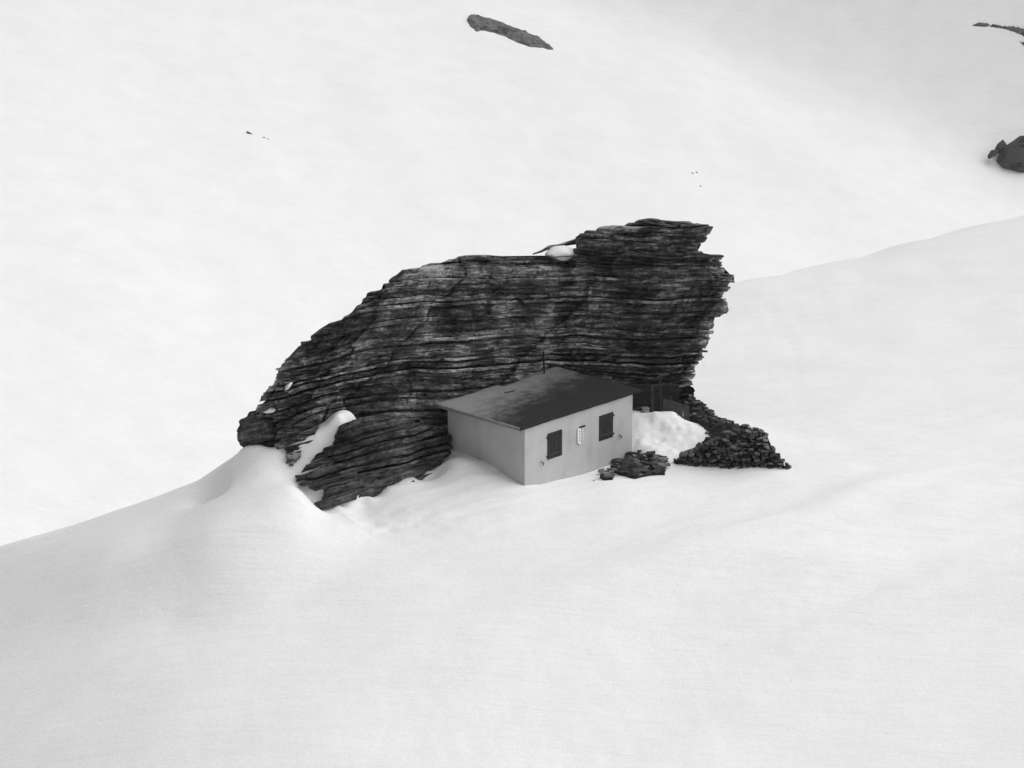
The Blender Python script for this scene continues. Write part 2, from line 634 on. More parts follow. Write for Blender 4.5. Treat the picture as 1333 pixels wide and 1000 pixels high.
# ------------------------------------------------------------------ the great layered boulder
OUT_MAIN = [(332, 545), (337, 523), (347, 510), (365, 491), (364, 475), (366, 468), (384, 459), (393, 447), (400, 432), (440, 414), (462, 397),
            (475, 381), (500, 374), (501, 365), (529, 351), (570, 343), (605, 335), (660, 335), (700, 334), (718, 340), (744, 341), (747, 312), (770, 297),
            (813, 294), (824, 287), (856, 285), (899, 287), (910, 292), (926, 293), (921, 304), (910, 321), (909, 331), (945, 332), (938, 343),
            (942, 348), (938, 357), (958, 358), (948, 370), (946, 378), (938, 386), (947, 390), (946, 405), (934, 413), (929, 432), (918, 456),
            (918, 467), (906, 483), (898, 499), (900, 513), (900, 560), (900, 660), (362, 660), (360, 575), (358, 545), (350, 540)]
OUT_LEDGE = [(443, 553), (470, 545), (520, 543), (586, 558), (592, 600), (600, 760), (400, 760), (405, 675), (409, 656), (414, 641),
             (400, 634), (385, 630), (387, 614), (412, 590), (432, 572)]


def bend_main(x):
    return np.where(x < 0, -0.015 * x ** 2, 0.0) + 0.05 * np.sin(x * 0.9)


def bend_ledge(x):
    return 0.24 * (x + 6) + 0.06 * np.sin(x * 1.7)


def layered(parent, outline, off, bend, zlo, zhi, hole, thick, mat, seed, lean, dx=0.045, end_p=4.0, back=4.0, crest=1.5, fn=None):
    fn = fn or Fl
    rs = np.random.default_rng(seed)
    P = np.array([at_plan(a, b, off + crest, fn) for a, b in outline])
    zt = P[:, 2] + 0.29 * P[:, 1] - bend(P[:, 0])
    X = P[:, 0]
    nP = len(X)
    # densify for the top profile
    xs_t = np.linspace(X.min(), X.max(), 400); top = np.full(400, -99.0)
    for i in range(nP):
        x0, x1 = X[i], X[(i + 1) % nP]; a, b = zt[i], zt[(i + 1) % nP]
        for t in np.linspace(0, 1, 900):
            k = int(round((x0 + (x1 - x0) * t - X.min()) / (X.max() - X.min()) * 399))
            top[k] = max(top[k], a + (b - a) * t)
    z = max(zt.min(), zlo)
    li = 0
    last = True

    def span(q):
        cr = []
        for i in range(nP):
            a, b = zt[i], zt[(i + 1) % nP]
            if (a - q) * (b - q) < 0:
                cr.append(X[i] + (X[(i + 1) % nP] - X[i]) * (q - a) / (b - a))
        return (min(cr), max(cr)) if len(cr) >= 2 else None
    while z < zt.max() - 0.03:
        crack = rs.random() < 0.42 and not last
        th = rs.uniform(0.045, 0.085) if crack else float(np.clip(rs.lognormal(math.log(thick), 0.6), thick * 0.45, thick * 2.6))
        last = crack
        if z + th > zt.max() - 0.05:
            th = zt.max() - z
        sp = [span(z + th * q) for q in (0.03, 0.2, 0.4, 0.6, 0.8, 0.97)]
        if all(sp):
            ql = np.array([v[0] for v in sp]); qr = np.array([v[1] for v in sp])
            # the layer's nose: blunt, a little undercut, rarely as long as the outline allows
            ql = 0.6 * ql + 0.4 * ql.mean() - rs.uniform(-0.10, 0.10)
            qr = 0.8 * qr + 0.2 * qr.mean() + rs.uniform(-0.12, 0.10)
            if crack:
                ql = ql + 0.12; qr = qr - 0.12
            if (qr - ql).min() > 0.25:
                rock_layer(parent, ql, qr, z, th, li, off, bend, lean, hole, mat, rs, seed, dx, end_p, back, crest, xs_t, top, fn)
                li += 1
        z += th


def cell(v, s):
    """blocky random step function along v"""
    i = np.floor(v).astype(np.int64)
    return TAB[(i * 73856093 + s * 19349663) & 65535] * 2 - 1


def warp(x, z):
    return 0.26 * fbm(x * 0.42, z * 0.55, 21.0, 3) + 0.06 * fbm(x * 1.4, z * 1.2, 33.0, 3)


def rock_layer(parent, ql, qr, z0, th, li, off, bend, lean, hole, mat, rs, seed, dx, end_p, back, crest, xs_t, top, fn):
    n = max(16, int((qr.mean() - ql.mean()) / dx))
    t = np.linspace(0, 1, n)
    t = 0.75 * t + 0.25 * (0.5 - 0.5 * np.cos(math.pi * t))
    rows = np.array([0.0, 0.05, 0.16, 0.33, 0.5, 0.67, 0.84, 0.95, 1.0])
    prof = np.array([0.13, 0.05, 0.01, 0.0, 0.0, 0.0, 0.01, 0.04, 0.11])
    zc = z0 + th / 2
    xm = ql.mean() + (qr.mean() - ql.mean()) * t
    ph = rs.uniform(0, 50)
    crack = th < 0.09
    base = rs.uniform(-0.15, 0.15) + (rs.uniform(0.15, 0.55) if crack else 0)     # thin soft beds weathered back into dark cracks
    cw = rs.uniform(0.8, 2.6); slant = rs.uniform(-1.2, 0.5)
    tp = np.interp(xm, xs_t, top)
    rnd = 0.9 * np.exp(-np.maximum(tp - zc, 0) / 0.45)
    P = []
    for r, pf in zip(rows, prof):
        zz = z0 + th * r
        xl = np.interp(r, [0.03, 0.2, 0.4, 0.6, 0.8, 0.97], ql); xr = np.interp(r, [0.03, 0.2, 0.4, 0.6, 0.8, 0.97], qr)
        x = xl + (xr - xl) * t
        e = np.minimum(t, 1 - t) * (xr - xl)
        ew = (1 - np.clip(1 - e / 1.3, 0, 1) ** end_p) ** (1 / end_p)
        jx = x + slant * (zz - z0) + 0.35 * fbm(x * 1.1, zz * 2.5, seed + 5.0, 3)
        o = base + (0.30 if crack else 0.42) * fbm(x * 0.55 + ph, li * 0.37, seed, 4)
        o = o + 0.15 * cell(jx / cw + ph, li + 31 * seed) + 0.06 * cell(jx / (cw * 0.31) + ph, li + 77 * seed)
        dg = x - 0.85 * zz + 0.9 * fbm(x * 0.8, zz * 0.9, 3.0, 4)          # oblique joints cut through the whole stack
        dk = 1.0 if seed == 5 else 0.35
        o = o + dk * 0.20 * cell(dg / 1.9, 900 + seed) + dk * 0.13 * cell(dg / 0.71 + 0.3, 950 + seed) + 0.45 * fbm(dg * 0.45, zz * 0.22, seed + 12.0, 3)
        chip = np.maximum(0, fbm(x * 2.2 + ph, (0 if r < 0.5 else 7) + li * 1.3, 14.0, 3) + 0.1)
        o = o + pf * min(1.0, th / 0.22) * (0.5 + 3.2 * chip)
        o = o + 0.13 * fbm(x * 3.1 + ph * 0.2, zz * 6.5, seed + 2.0, 4) + 0.045 * vnoise(x * 9, zz * 18, seed + 8.0)
        fr = fn(x) + off + lean(x, zc) + hole(x, zc) + np.minimum(rnd, crest * 0.8) + o
        cl = fn(x) + off + crest
        fr = cl - (cl - fr) * ew
        xx = x + 0.04 * vnoise(x * 6, zz * 12, 2.0) + (1 - ew) * 0.16 * fbm(zz * 6.0, li * 0.7 + (t > 0.5) * 9.0, 5.0, 3)
        zv = zz + warp(x, zz) - 0.29 * fr + bend(x)
        P.append(np.stack([xx, fr, zv], -1))
    cl = fn(xm) + off + crest
    e = np.minimum(t, 1 - t) * (qr.mean() - ql.mean())
    ew = (1 - np.clip(1 - e / 1.3, 0, 1) ** end_p) ** (1 / end_p)
    bk = cl + back * ew * np.clip((tp - zc) / 2.0, 0.12, 1)
    F0 = P[0][:, 1]; F1 = P[-1][:, 1]
    mid = np.minimum(F1 + 1.2, bk)
    bk = np.maximum(bk, mid + 0.02)

    def inner(y, ref, zz):
        x = ref[:, 0]
        return np.stack([x, y, zz + warp(x, zz) - 0.29 * y + bend(x)], -1)
    zt_, zb_ = z0 + th, z0
    P.append(inner(mid, P[-1], zt_))
    P.append(inner(bk, P[-2], zt_))
    P.append(inner(bk, P[0], zb_))
    P.append(inner(np.minimum(F0 + 1.2, bk - 0.01), P[0], zb_))
    P.append(P[0].copy())
    G = np.stack(P, 1)
    return link('rock_layer', grid_mesh('rock_layer', G), mat, parent)


boulder = empty('layered_boulder', (0, 0, 0))
tag(boulder, 'huge dark boulder of thin stacked rock layers overhanging the small hut', 'boulder')


def zeta_row(px, py, bend=bend_main):
    p = at_plan(px, py, 0)
    return p[2] + 0.29 * p[1] - float(bend(np.array(p[0])))


ZC0 = zeta_row(860, 528); ZC1 = zeta_row(860, 492)


def hole_main(x, zc):
    # hollow under the right overhang where the lean-to stands
    return 2.3 * (1 - sstep(ZC0 + 0.1, ZC1, zc)) * sstep(1.8, 3.2, x) * (1 - 0.0 * x)


ZM = zeta_row(700, 430)


def lean_main(x, zc):
    return -0.10 * (zc - ZM) * sstep(-3, 2, x) + 0.16 * (zc - ZM) * (1 - sstep(-8, -3, x)) * 0.6


layered(boulder, OUT_MAIN, 0.0, bend_main, -2.0, 99, hole_main, 0.19, M['rock'], 5, lean_main)
layered(boulder, OUT_LEDGE, LEDGE_OFF, bend_ledge, -9.0, 99, lambda x, z: 0 * x, 0.17, M['rock_dark'], 9, lambda x, z: 0.0 * x - 0.05 * (z - 1), crest=0.95, back=1.3, fn=Fled)
# thin flake bridging a snow pocket under the top block
fl = []
for px, py, th in [(694, 330, 0.05), (706, 326, 0.10), (716, 321, 0.13), (728, 319, 0.10), (738, 316.5, 0.14), (752, 313, 0.2)]:
    c = at_plan(px, py, 0.9)
    fl.append((c, th))
bm = bmesh.new()
rings = []
for c, th in fl:
    rings.append([bm.verts.new((c[0] + random.uniform(-.03, .03), c[1] + a, c[2] - 0.29 * a + b * th)) for a, b in
                  ((0.5 + random.uniform(-.06, .06), -0.4), (0.4 + random.uniform(-.06, .06), 0.0), (0.5, 0.5), (0.8, 0.6), (0.95, 0.0), (0.8, -0.6))])
for A, B in zip(rings[:-1], rings[1:]):
    for k in range(6):
        bm.faces.new((A[k], A[(k + 1) % 6], B[(k + 1) % 6], B[k]))
bm.faces.new(rings[0][::-1]); bm.faces.new(rings[-1])
me = bpy.data.meshes.new('rock_flake'); bm.to_mesh(me); bm.free()
link('rock_flake', me, M['rock'], boulder)


# ------------------------------------------------------------------ free stones and rounded rocks
def hull_mesh(name, r, n=15, flat=1.0, pw=0.6):
    bm = bmesh.new()
    for i in range(n):
        v = Vector((random.gauss(0, 1), random.gauss(0, 1), random.gauss(0, 1))).normalized()
        v = Vector([math.copysign(abs(c) ** pw, c) for c in v])
        bm.verts.new((v.x * r, v.y * r, v.z * r * flat))
    bmesh.ops.convex_hull(bm, input=list(bm.verts))
    loose = [v for v in bm.verts if not v.link_faces]
    bmesh.ops.delete(bm, geom=loose, context='VERTS')
    bmesh.ops.recalc_face_normals(bm, faces=list(bm.faces))
    me = bpy.data.meshes.new(name)
    bm.to_mesh(me); bm.free()
    me.materials.append(M['stone'])
    return me


STONES = [hull_mesh('stone', 0.5, 15, random.uniform(0.7, 1.0), 0.55) for _ in range(12)]


def stone(parent, p, sx, sy, sz, rz=None, tilt=0.12):
    o = bpy.data.objects.new('stone', random.choice(STONES))
    col.objects.link(o)
    o.parent = parent
    o.location = tuple(map(float, p))
    o.scale = (sx, sy, sz)
    o.rotation_euler = (random.uniform(-tilt, tilt), random.uniform(-tilt, tilt), random.uniform(-0.5, 0.5) if rz is None else rz)
    return o


def blob(name, c, r, mat, amp=0.25, f=1.5, sub=4, seed=1.0, cut=None, label=None, cat=None, group=None, kind=None, parent=None, smooth=True, strat=0.0):
    bm = bmesh.new()
    bmesh.ops.create_icosphere(bm, subdivisions=sub, radius=1.0)
    V = np.array([v.co[:] for v in bm.verts])
    W = V * np.array(r)
    d = fbm(V[:, 0] * f + seed, V[:, 1] * f + seed * 2, V[:, 2] * f, 4) * amp
    cells = cell((W[:, 2] + 0.3 * W[:, 0]) / 0.35, int(seed * 10)) * strat
    W = W * (1 + d + cells)[:, None]
    for v, c_ in zip(bm.verts, W):
        v.co = Vector(c_)
    me = bpy.data.meshes.new(name)
    bm.to_mesh(me); bm.free()
    o = link(name, me, mat, parent, smooth)
    o.location = tuple(map(float, c))
    if label: tag(o, label, cat, group, kind)
    return o


# block at the left foot of the boulder, its shade put into the colour
lb = at_plan(336, 560, 0.9)
blob('rock', lb + np.array([0, 0.2, -0.05]), (0.78, 0.9, 0.72), M['rock_dark'], 0.45, 1.7, 4, 3.1, label='shaded broken rock at the left foot of the layered boulder', cat='rock', smooth=False, strat=0.06)

# snow lying on the boulder
for (px, py, off, r, seed, lab) in [
    (731, 330, 0.75, (0.62, 0.5, 0.26), 1.0, 'small white snow pocket under a thin rock flake on the boulder top'),
    (349, 533, 0.3, (0.30, 0.35, 0.12), 2.0, 'little snow cap on a step at the left edge of the boulder'),
    (375, 502, 0.0, (0.07, 0.35, 0.22), 3.0, 'thin upright sliver of snow in a crack of the boulder'),
]:
    c = at_plan(px, py, off)
    o = blob('snow_patch', c, r, M['snow'], 0.35 if seed == 1.0 else 0.7, 1.3, 3, seed, label=lab, cat='snow')
    if seed == 3.0: o.rotation_euler = (0, math.radians(38), 0)

# ------------------------------------------------------------------ hut
hut = empty('hut', (0, 0, 0), HA)
tag(hut, 'small flat-roofed plastered hut with two dark shutters tucked under the boulder', 'hut')
TW = 0.28
ZB = -0.9


def wall_mesh(x0, x1, y0, y1, z0, z1):
    return box_mesh('wall', (x0, y0, z0), (x1, y1, z1), 0.012)


# openings in the front wall behind the shutters: (s0, s1, z0, z1) in wall coordinates
def wall_uv(px, py):
    p = on_wall_r(px, py)
    return float(p @ HU), float(p[2])


SH = []
for tl, tr, br, bl in [((712.3, 565.2), (731.5, 558.6), (731.5, 592.3), (712.5, 598.8)), ((779.6, 542.2), (797.8, 535.8), (797.8, 568.6), (779.9, 574.8))]:
    q = [wall_uv(*c) for c in (tl, tr, br, bl)]
    SH.append(((q[0][0] + q[3][0]) / 2, (q[1][0] + q[2][0]) / 2, (q[2][1] + q[3][1]) / 2, (q[0][1] + q[1][1]) / 2))

bm = bmesh.new()
xs = sorted([0.0, LU] + [v for s in SH for v in s[:2]])
cells_ = []
zs = sorted(set([ZB, HH - 0.02]))
for i in range(len(xs) - 1):
    a, b = xs[i], xs[i + 1]
    hole = next((s for s in SH if abs(s[0] - a) < 1e-6), None)
    spans = [(ZB, HH - 0.02)] if hole is None else [(ZB, hole[2]), (hole[3], HH - 0.02)]
    for z0, z1 in spans:
        vs = [bm.verts.new(c) for c in ((a, 0, z0), (b, 0, z0), (b, 0, z1), (a, 0, z1), (a, TW, z0), (b, TW, z0), (b, TW, z1), (a, TW, z1))]
        for f in ((0, 1, 2, 3), (7, 6, 5, 4)):
            bm.faces.new([vs[k] for k in f])
        bm.faces.new([vs[k] for k in (4, 5, 1, 0)]); bm.faces.new([vs[k] for k in (3, 2, 6, 7)])
        if i == 0 or hole is not None or True:
            if i == 0: bm.faces.new([vs[k] for k in (0, 3, 7, 4)])
            if i == len(xs) - 2: bm.faces.new([vs[k] for k in (1, 5, 6, 2)])
# reveals at the sides of the openings
for s in SH:
    for xx in s[:2]:
        vs = [bm.verts.new(c) for c in ((xx, 0, s[2]), (xx, TW, s[2]), (xx, TW, s[3]), (xx, 0, s[3]))]
        bm.faces.new(vs)
bmesh.ops.remove_doubles(bm, verts=list(bm.verts), dist=1e-5)
me = bpy.data.meshes.new('wall'); bm.to_mesh(me); bm.free()
link('wall', me, M['plaster'], hut)
link('wall', wall_mesh(0.0, TW, TW, LV, ZB, HH - 0.02), M['plaster'], hut)
link('wall', wall_mesh(LU - TW, LU, TW, LV, ZB, HH - 0.02), M['plaster'], hut)
link('wall', wall_mesh(TW, LU - TW, LV - TW, LV, ZB, HH - 0.02), M['plaster'], hut)

# roof slab with a slightly ragged edge
RX0, RX1, RY0, RY1 = -0.30, LU + 0.42, -0.09, LV + 0.38
nx, ny = 60, 44
gu = np.linspace(RX0, RX1, nx); gv = np.linspace(RY0, RY1, ny)
U_, V_ = np.meshgrid(gu, gv, indexing='ij')
edge = np.minimum(np.minimum(U_ - RX0, RX1 - U_), np.minimum(V_ - RY0, RY1 - V_))
jx = 0.035 * fbm(V_ * 2.1, U_ * 0.3, 5.0, 4) * (edge < 0.02); jy = 0.03 * fbm(U_ * 2.1, V_ * 0.3, 9.0, 4) * (edge < 0.02)
Zt = HH + 0.085 + 0.02 * fbm(U_ * 0.8, V_ * 0.8, 2.0, 4) - 0.02 * np.exp(-edge / 0.05)
top = np.stack([U_ + jx, V_ + jy, Zt], -1)
bot = np.stack([U_ + jx, V_ + jy, np.full_like(Zt, HH - 0.015)], -1)
bm = bmesh.new()
tv = [[bm.verts.new(top[i, j]) for j in range(ny)] for i in range(nx)]
for i in range(nx - 1):
    for j in range(ny - 1):
        bm.faces.new((tv[i][j], tv[i + 1][j], tv[i + 1][j + 1], tv[i][j + 1]))
ring = [(i, 0) for i in range(nx)] + [(nx - 1, j) for j in range(1, ny)] + [(i, ny - 1) for i in range(nx - 2, -1, -1)] + [(0, j) for j in range(ny - 2, 0, -1)]
bv = [bm.verts.new(bot[i, j]) for i, j in ring]
for k in range(len(ring)):
    a = ring[k]; b = ring[(k + 1) % len(ring)]
    bm.faces.new((tv[a[0]][a[1]], bv[k], bv[(k + 1) % len(ring)], tv[b[0]][b[1]]))
bm.faces.new(bv)
bmesh.ops.recalc_face_normals(bm, faces=list(bm.faces))
me = bpy.data.meshes.new('roof'); bm.to_mesh(me); bm.free()
roof = link('roof', me, make_roof(LV), hut)
# pale drip edge along the blind side
link('drip_edge', box_mesh('drip_edge', (RX0 - 0.03, RY0 + 0.05, HH - 0.05), (RX0 + 0.05, RY1 - 0.2, HH + 0.075), 0.01), M['concrete'], roof)
# vent pipe standing on the roof
pp = CAM + ray(708.5, 486.5) * ((HH + 0.09 - CAM[2]) / ray(708.5, 486.5)[2])
pl = Vector((float(pp @ HU), float(pp @ HV), HH + 0.03))
link('vent_pipe', tube_mesh('vent_pipe', [pl, pl + Vector((-0.02, 0, 0.45)), pl + Vector((-0.06, 0.0, 0.95))], 0.035), M['iron'], roof)
# thin bracket lying on the roof
p0 = CAM + ray(667, 510) * ((HH + 0.1 - CAM[2]) / ray(667, 510)[2])
pl = Vector((float(p0 @ HU), float(p0 @ HV), HH + 0.11))
link('roof_bracket', tube_mesh('roof_bracket', [pl + Vector((-0.3, 0.12, 0)), pl, pl + Vector((0.07, -0.06, 0.06))], 0.018), M['iron'], roof)

# shutters
for si, (s0, s1, z0, z1) in enumerate(SH):
    e = empty('shutter'); e.parent = hut
    nb = 4
    for k in range(nb):
        a = s0 + (s1 - s0) * k / nb + 0.006; b = s0 + (s1 - s0) * (k + 1) / nb - 0.006
        link('board', box_mesh('board', (a, -0.018 - random.uniform(0, 0.006), z0), (b, 0.03, z1), 0.004), M['shutter'], e)
    hz = 0.14 if si == 0 else 0.16
    link('batten', box_mesh('batten', (s0 + 0.02, -0.045, z0 + hz), (s1 - 0.02, -0.026, z0 + hz + 0.075), 0.004), M['batten'], e)
    link('batten', box_mesh('batten', (s0 + 0.02, -0.045, z1 - hz - 0.075), (s1 - 0.02, -0.026, z1 - hz), 0.004), M['shutter'], e)
    sx = s0 if si == 0 else s1
    sg = -1 if si == 0 else 1
    for zz in (z0 + 0.13, z1 - 0.14):
        link('hinge', box_mesh('hinge', (min(sx, sx + sg * 0.06), -0.03, zz - 0.03), (max(sx, sx + sg * 0.06), -0.002, zz + 0.03), 0.004), M['iron'], e)
# shutter catches beside the windows
for px, py in [(705.5, 602.5), (806.8, 567.5)]:
    s, z = wall_uv(px, py)
    link('shutter_catch', tube_mesh('shutter_catch', [(s - 0.09, -0.03, z + 0.07), (s - 0.01, -0.06, z + 0.02), (s + 0.03, -0.06, z - 0.02), (s + 0.05, -0.03, z - 0.12)], [0.014, 0.02, 0.02, 0.01], 6), M['iron'], hut)

# shield on the wall
s0, _ = wall_uv(751, 562); s1, _ = wall_uv(760, 559)
_, zt_ = wall_uv(751, 558.5); _, zb_ = wall_uv(755, 578)
sm = (s0 + s1) / 2; hw = (s1 - s0) / 2
shield = empty('shield_sign', tuple(HU * sm + np.array([0, 0, (zt_ + zb_) / 2])), HA)
tag(shield, 'white shield emblem with rows of small stars on the hut wall', 'shield')
zt_ -= (zt_ + zb_) / 2
zb_ = -zt_


def shield_half(sg, d):
    pts = [(0, zt_), (sg * hw, zt_)]
    H = zt_ - zb_
    for k in range(9):
        t = k / 8
        pts.append((sg * hw * math.cos(t * math.pi / 2) ** 0.85, zb_ + H * 0.30 * (1 - math.sin(t * math.pi / 2))))
    pts[-1] = (0, zb_)
    bm = bmesh.new()
    a = [bm.verts.new((p[0], -d, p[1])) for p in pts]; b = [bm.verts.new((p[0], -0.012, p[1])) for p in pts]
    bm.faces.new(a); bm.faces.new(b[::-1])
    for k in range(len(pts)):
        bm.faces.new((a[k], b[k], b[(k + 1) % len(pts)], a[(k + 1) % len(pts)]))
    bmesh.ops.recalc_face_normals(bm, faces=list(bm.faces))
    me = bpy.data.meshes.new('panel'); bm.to_mesh(me); bm.free()
    return me


link('panel', shield_half(-1, 0.05), M['white'], shield)
link('panel', shield_half(1, 0.048), M['grey_enamel'], shield)


def star_mesh(r):
    bm = bmesh.new()
    a = [bm.verts.new((math.sin(k * math.pi / 5) * (r if k % 2 == 0 else r * 0.42), 0, math.cos(k * math.pi / 5) * (r if k % 2 == 0 else r * 0.42))) for k in range(10)]
    f = bm.faces.new(a)
    g = bmesh.ops.extrude_face_region(bm, geom=[f])
    for v in g['geom']:
        if isinstance(v, bmesh.types.BMVert): v.co.y += 0.008
    bmesh.ops.recalc_face_normals(bm, faces=list(bm.faces))
    me = bpy.data.meshes.new('star'); bm.to_mesh(me); bm.free()
    return me


H = zt_ - zb_
for sg, mt in ((-1, 'mid_enamel'), (1, 'white')):
    sme = star_mesh(0.045)
    for k in range(4):
        o = link('star', sme.copy(), M[mt], shield)
        o.location = (sg * hw * 0.5, -0.057, zt_ - H * (0.16 + 0.19 * k))
for k in range(5):
    o = link('star', star_mesh(0.03), M['mid_enamel'], shield)
    o.location = (0, -0.06, zt_ - H * (0.08 + 0.19 * k))
link('edge_strip', box_mesh('edge_strip', (-0.05, -0.06, zt_ + 0.012), (hw + 0.03, -0.003, zt_ + 0.06), 0.004), M['iron'], shield)  # dark strip over the shield's top right, grey strip down its right edge
link('edge_strip', box_mesh('edge_strip', (hw + 0.004, -0.035, zb_ + 0.2), (hw + 0.03, -0.003, zt_ + 0.008), 0.003), M['mid_enamel'], shield)

# ------------------------------------------------------------------ lean-to under the overhang
YS = 7.25
shed = empty('lean_to', at_y(850, 535, YS))
tag(shed, 'dark wooden lean-to with upright posts under the overhang beside the hut', 'shed')
so = np.array(shed.location)


def S(px, py, y=YS):
    return Vector(at_y(px, py, y) - so)


link('post', bar_mesh('post', S(849.5, 540), S(849, 503), 0.10, 0.10), M['wood'], shed)
link('post', bar_mesh('post', S(860.5, 536, YS + 0.1), S(859.5, 492, YS + 0.1), 0.05, 0.06), M['wood'], shed)
link('beam', bar_mesh('beam', S(849, 503, YS + 0.15), S(866, 500, YS + 0.15), 0.06, 0.08), M['wood'], shed)
for k in range(5):
    link('wall_board', bar_mesh('wall_board', S(815, 535 - k * 6, YS + 0.35), S(848, 534.5 - k * 6, YS + 0.25), 0.06, 0.155, random.uniform(-0.05, 0.05)), M['wood_dark'], shed)
link('back_wall', box_mesh('back_wall', tuple(S(815, 545, YS + 1.2)), tuple(S(884, 500, YS + 1.35)), 0.01), M['wood_dark'], shed)
panel = empty('leaning_panel', at_y(880, 545, 6.9))
tag(panel, 'grey boarded panel leaning under the overhang beside the lean-to', 'panel')
po = np.array(panel.location)
ys_ = [(863, 519.5, 7.1), (872, 521.5, 7.0), (881, 524, 6.9), (889.5, 527, 6.8), (898, 530, 6.7)]
for k in range(4):
    (a, b, y), (a2, b2, y2) = ys_[k], ys_[k + 1]
    vs = [Vector(at_y(a + 0.3, b, y) - po), Vector(at_y(a2 - 0.2, b2, y2) - po), Vector(at_y(a2 - 0.6, b2 + 24, y2 - 0.25) - po), Vector(at_y(a - 0.1, b + 24, y - 0.25) - po)]
    bm = bmesh.new()
    f = [bm.verts.new(v) for v in vs]; g = [bm.verts.new(v + Vector((0, 0.04, 0))) for v in vs]
    bm.faces.new(f); bm.faces.new(g[::-1])
    for i in range(4): bm.faces.new((f[i], g[i], g[(i + 1) % 4], f[(i + 1) % 4]))
    bmesh.ops.recalc_face_normals(bm, faces=list(bm.faces))
    me = bpy.data.meshes.new('board'); bm.to_mesh(me); bm.free()
    link('board', me, M['sheet'], panel)

c = at_y(840, 533, 6.95)
crate = empty('small_crate', (c[0], c[1], c[2] - 0.1), 0.35)
tag(crate, 'small pale crate on the snow in front of the lean-to', 'crate')
link('body', box_mesh('body', (-0.13, -0.1, -0.08), (0.13, 0.1, 0.14), 0.01), M['wood_pale'], crate)
link('lid', box_mesh('lid', (-0.145, -0.115, 0.143), (0.145, 0.115, 0.17), 0.006), M['wood_pale'], crate)

rp = [at_y(882, 546, 6.4), at_y(882.5, 541, 6.4), at_y(884.5, 536, 6.45)]
tag(link('bent_rod', tube_mesh('bent_rod', rp, 0.018, 6), M['iron']), 'short dark rod sticking out of the snow by the grey panel', 'rod')
rp = [at_y(885, 541, 6.35), at_y(888, 542.5, 6.35), at_y(891, 545, 6.3), at_y(892.5, 549, 6.3)]
tag(link('bent_wire', tube_mesh('bent_wire', rp, 0.016, 6), M['iron']), 'dark wire hoop bent over on the snow by the grey panel', 'wire')
for k, (pa, pb, lab) in enumerate([
    ((826, 533, 7.0), (838, 529, 7.1), 'thin grey stick lying against the lean-to next to the crate'),
    ((866, 536, 6.9), (874, 515, 7.15), 'slanting grey stick propped between the thin post and the panel'),
]):
    tag(link('stick', tube_mesh('stick', [at_y(*pa), at_y((pa[0] + pb[0]) / 2 + 0.6, (pa[1] + pb[1]) / 2, (pa[2] + pb[2]) / 2), at_y(*pb)], [0.03, 0.025, 0.018], 6), M['wood']), lab, 'stick')
# loose plank on a ledge of the boulder, and weathered timber above the lean-to
pk = [at_plan(777, 471, -0.35), at_plan(801, 460, -0.45)]
tag(link('loose_plank', bar_mesh('loose_plank', pk[0], pk[1], 0.12, 0.05), M['wood']), 'pale weathered plank lying aslant on a ledge behind the roof', 'plank')
pk = [at_y(855, 493, 7.0), at_y(859, 488.5, 7.0), at_y(871, 487, 7.05)]
tag(link('broken_timber', tube_mesh('broken_timber', pk, [0.05, 0.07, 0.04], 6), M['wood']), 'pale broken timber resting on top of the lean-to posts', 'timber')
for (px, py, s, lab) in [(757, 458, 0.24, 'pale square stone on the ledge above the roof'), (747, 459, 0.2, 'grey stone beside the pale square stone above the roof')]:
    c = at_plan(px, py, -0.35)
    o = stone(None, c, s, s, s)
    tag(o, lab, 'stone')


# ------------------------------------------------------------------ dry stone wall, earth bank, rubble
wall_t = empty('dry_stone_wall', at_y(960, 612, 1.9))
tag(wall_t, 'low dry stone retaining wall of small dark stones right of the hut', 'wall')
wo = np.array(wall_t.location)
WTOP = [(878, 600), (890, 592), (905, 587), (925, 578), (945, 569), (965, 563), (985, 563), (997, 566), (1001, 578), (1011, 591), (1022, 604), (1031, 612)]


def wall_y(px):
    return float(np.interp(px, [875, 905, 950, 1000, 1035], [3.0, 2.5, 2.1, 1.9, 1.7]))


wp = [at_y(a, b, wall_y(a)) for a, b in WTOP]
wx = np.array([p[0] for p in wp]); wz = np.array([p[2] for p in wp])
zz = -0.35
row = 0
while zz < 1.5:
    h = random.uniform(0.09, 0.15)
    x = wx[0] + random.uniform(0, 0.2)
    while x < wx[-1]:
        ww = random.choice((random.uniform(0.08, 0.14), random.uniform(0.12, 0.22), random.uniform(0.18, 0.32)))
        zt1 = float(np.interp(x, wx, wz))
        px = 683 + x * 35.5
        y = wall_y(px)
        if zz + h * 0.35 < zt1 and zz + h > tz(x, y) - 0.12:
            bat = 0.22 * (zz + 0.3)
            stone(wall_t, (x - wo[0], y + bat + random.uniform(-0.06, 0.06) - wo[1] + 0.1, zz + h / 2 - wo[2]), ww * 1.15, 0.34, h * random.uniform(0.85, 1.4), tilt=0.4)
        x += ww * 0.92
    zz += h * 0.92
    row += 1
# earth core behind the stones
core = []
for k in range(len(wp)):
    p = wp[k]; y = p[1]
    core.append([(p[0], y + 0.28, -0.6), (p[0], y + 0.24 + 0.2 * p[2], max(p[2] - 0.22, -0.5)), (p[0], y + 0.9, max(p[2] - 0.18, -0.45)), (p[0], y + 1.0, -0.7)])
link('core', grid_mesh('core', np.array(core) - wo[None, None]), M['earth'], wall_t)

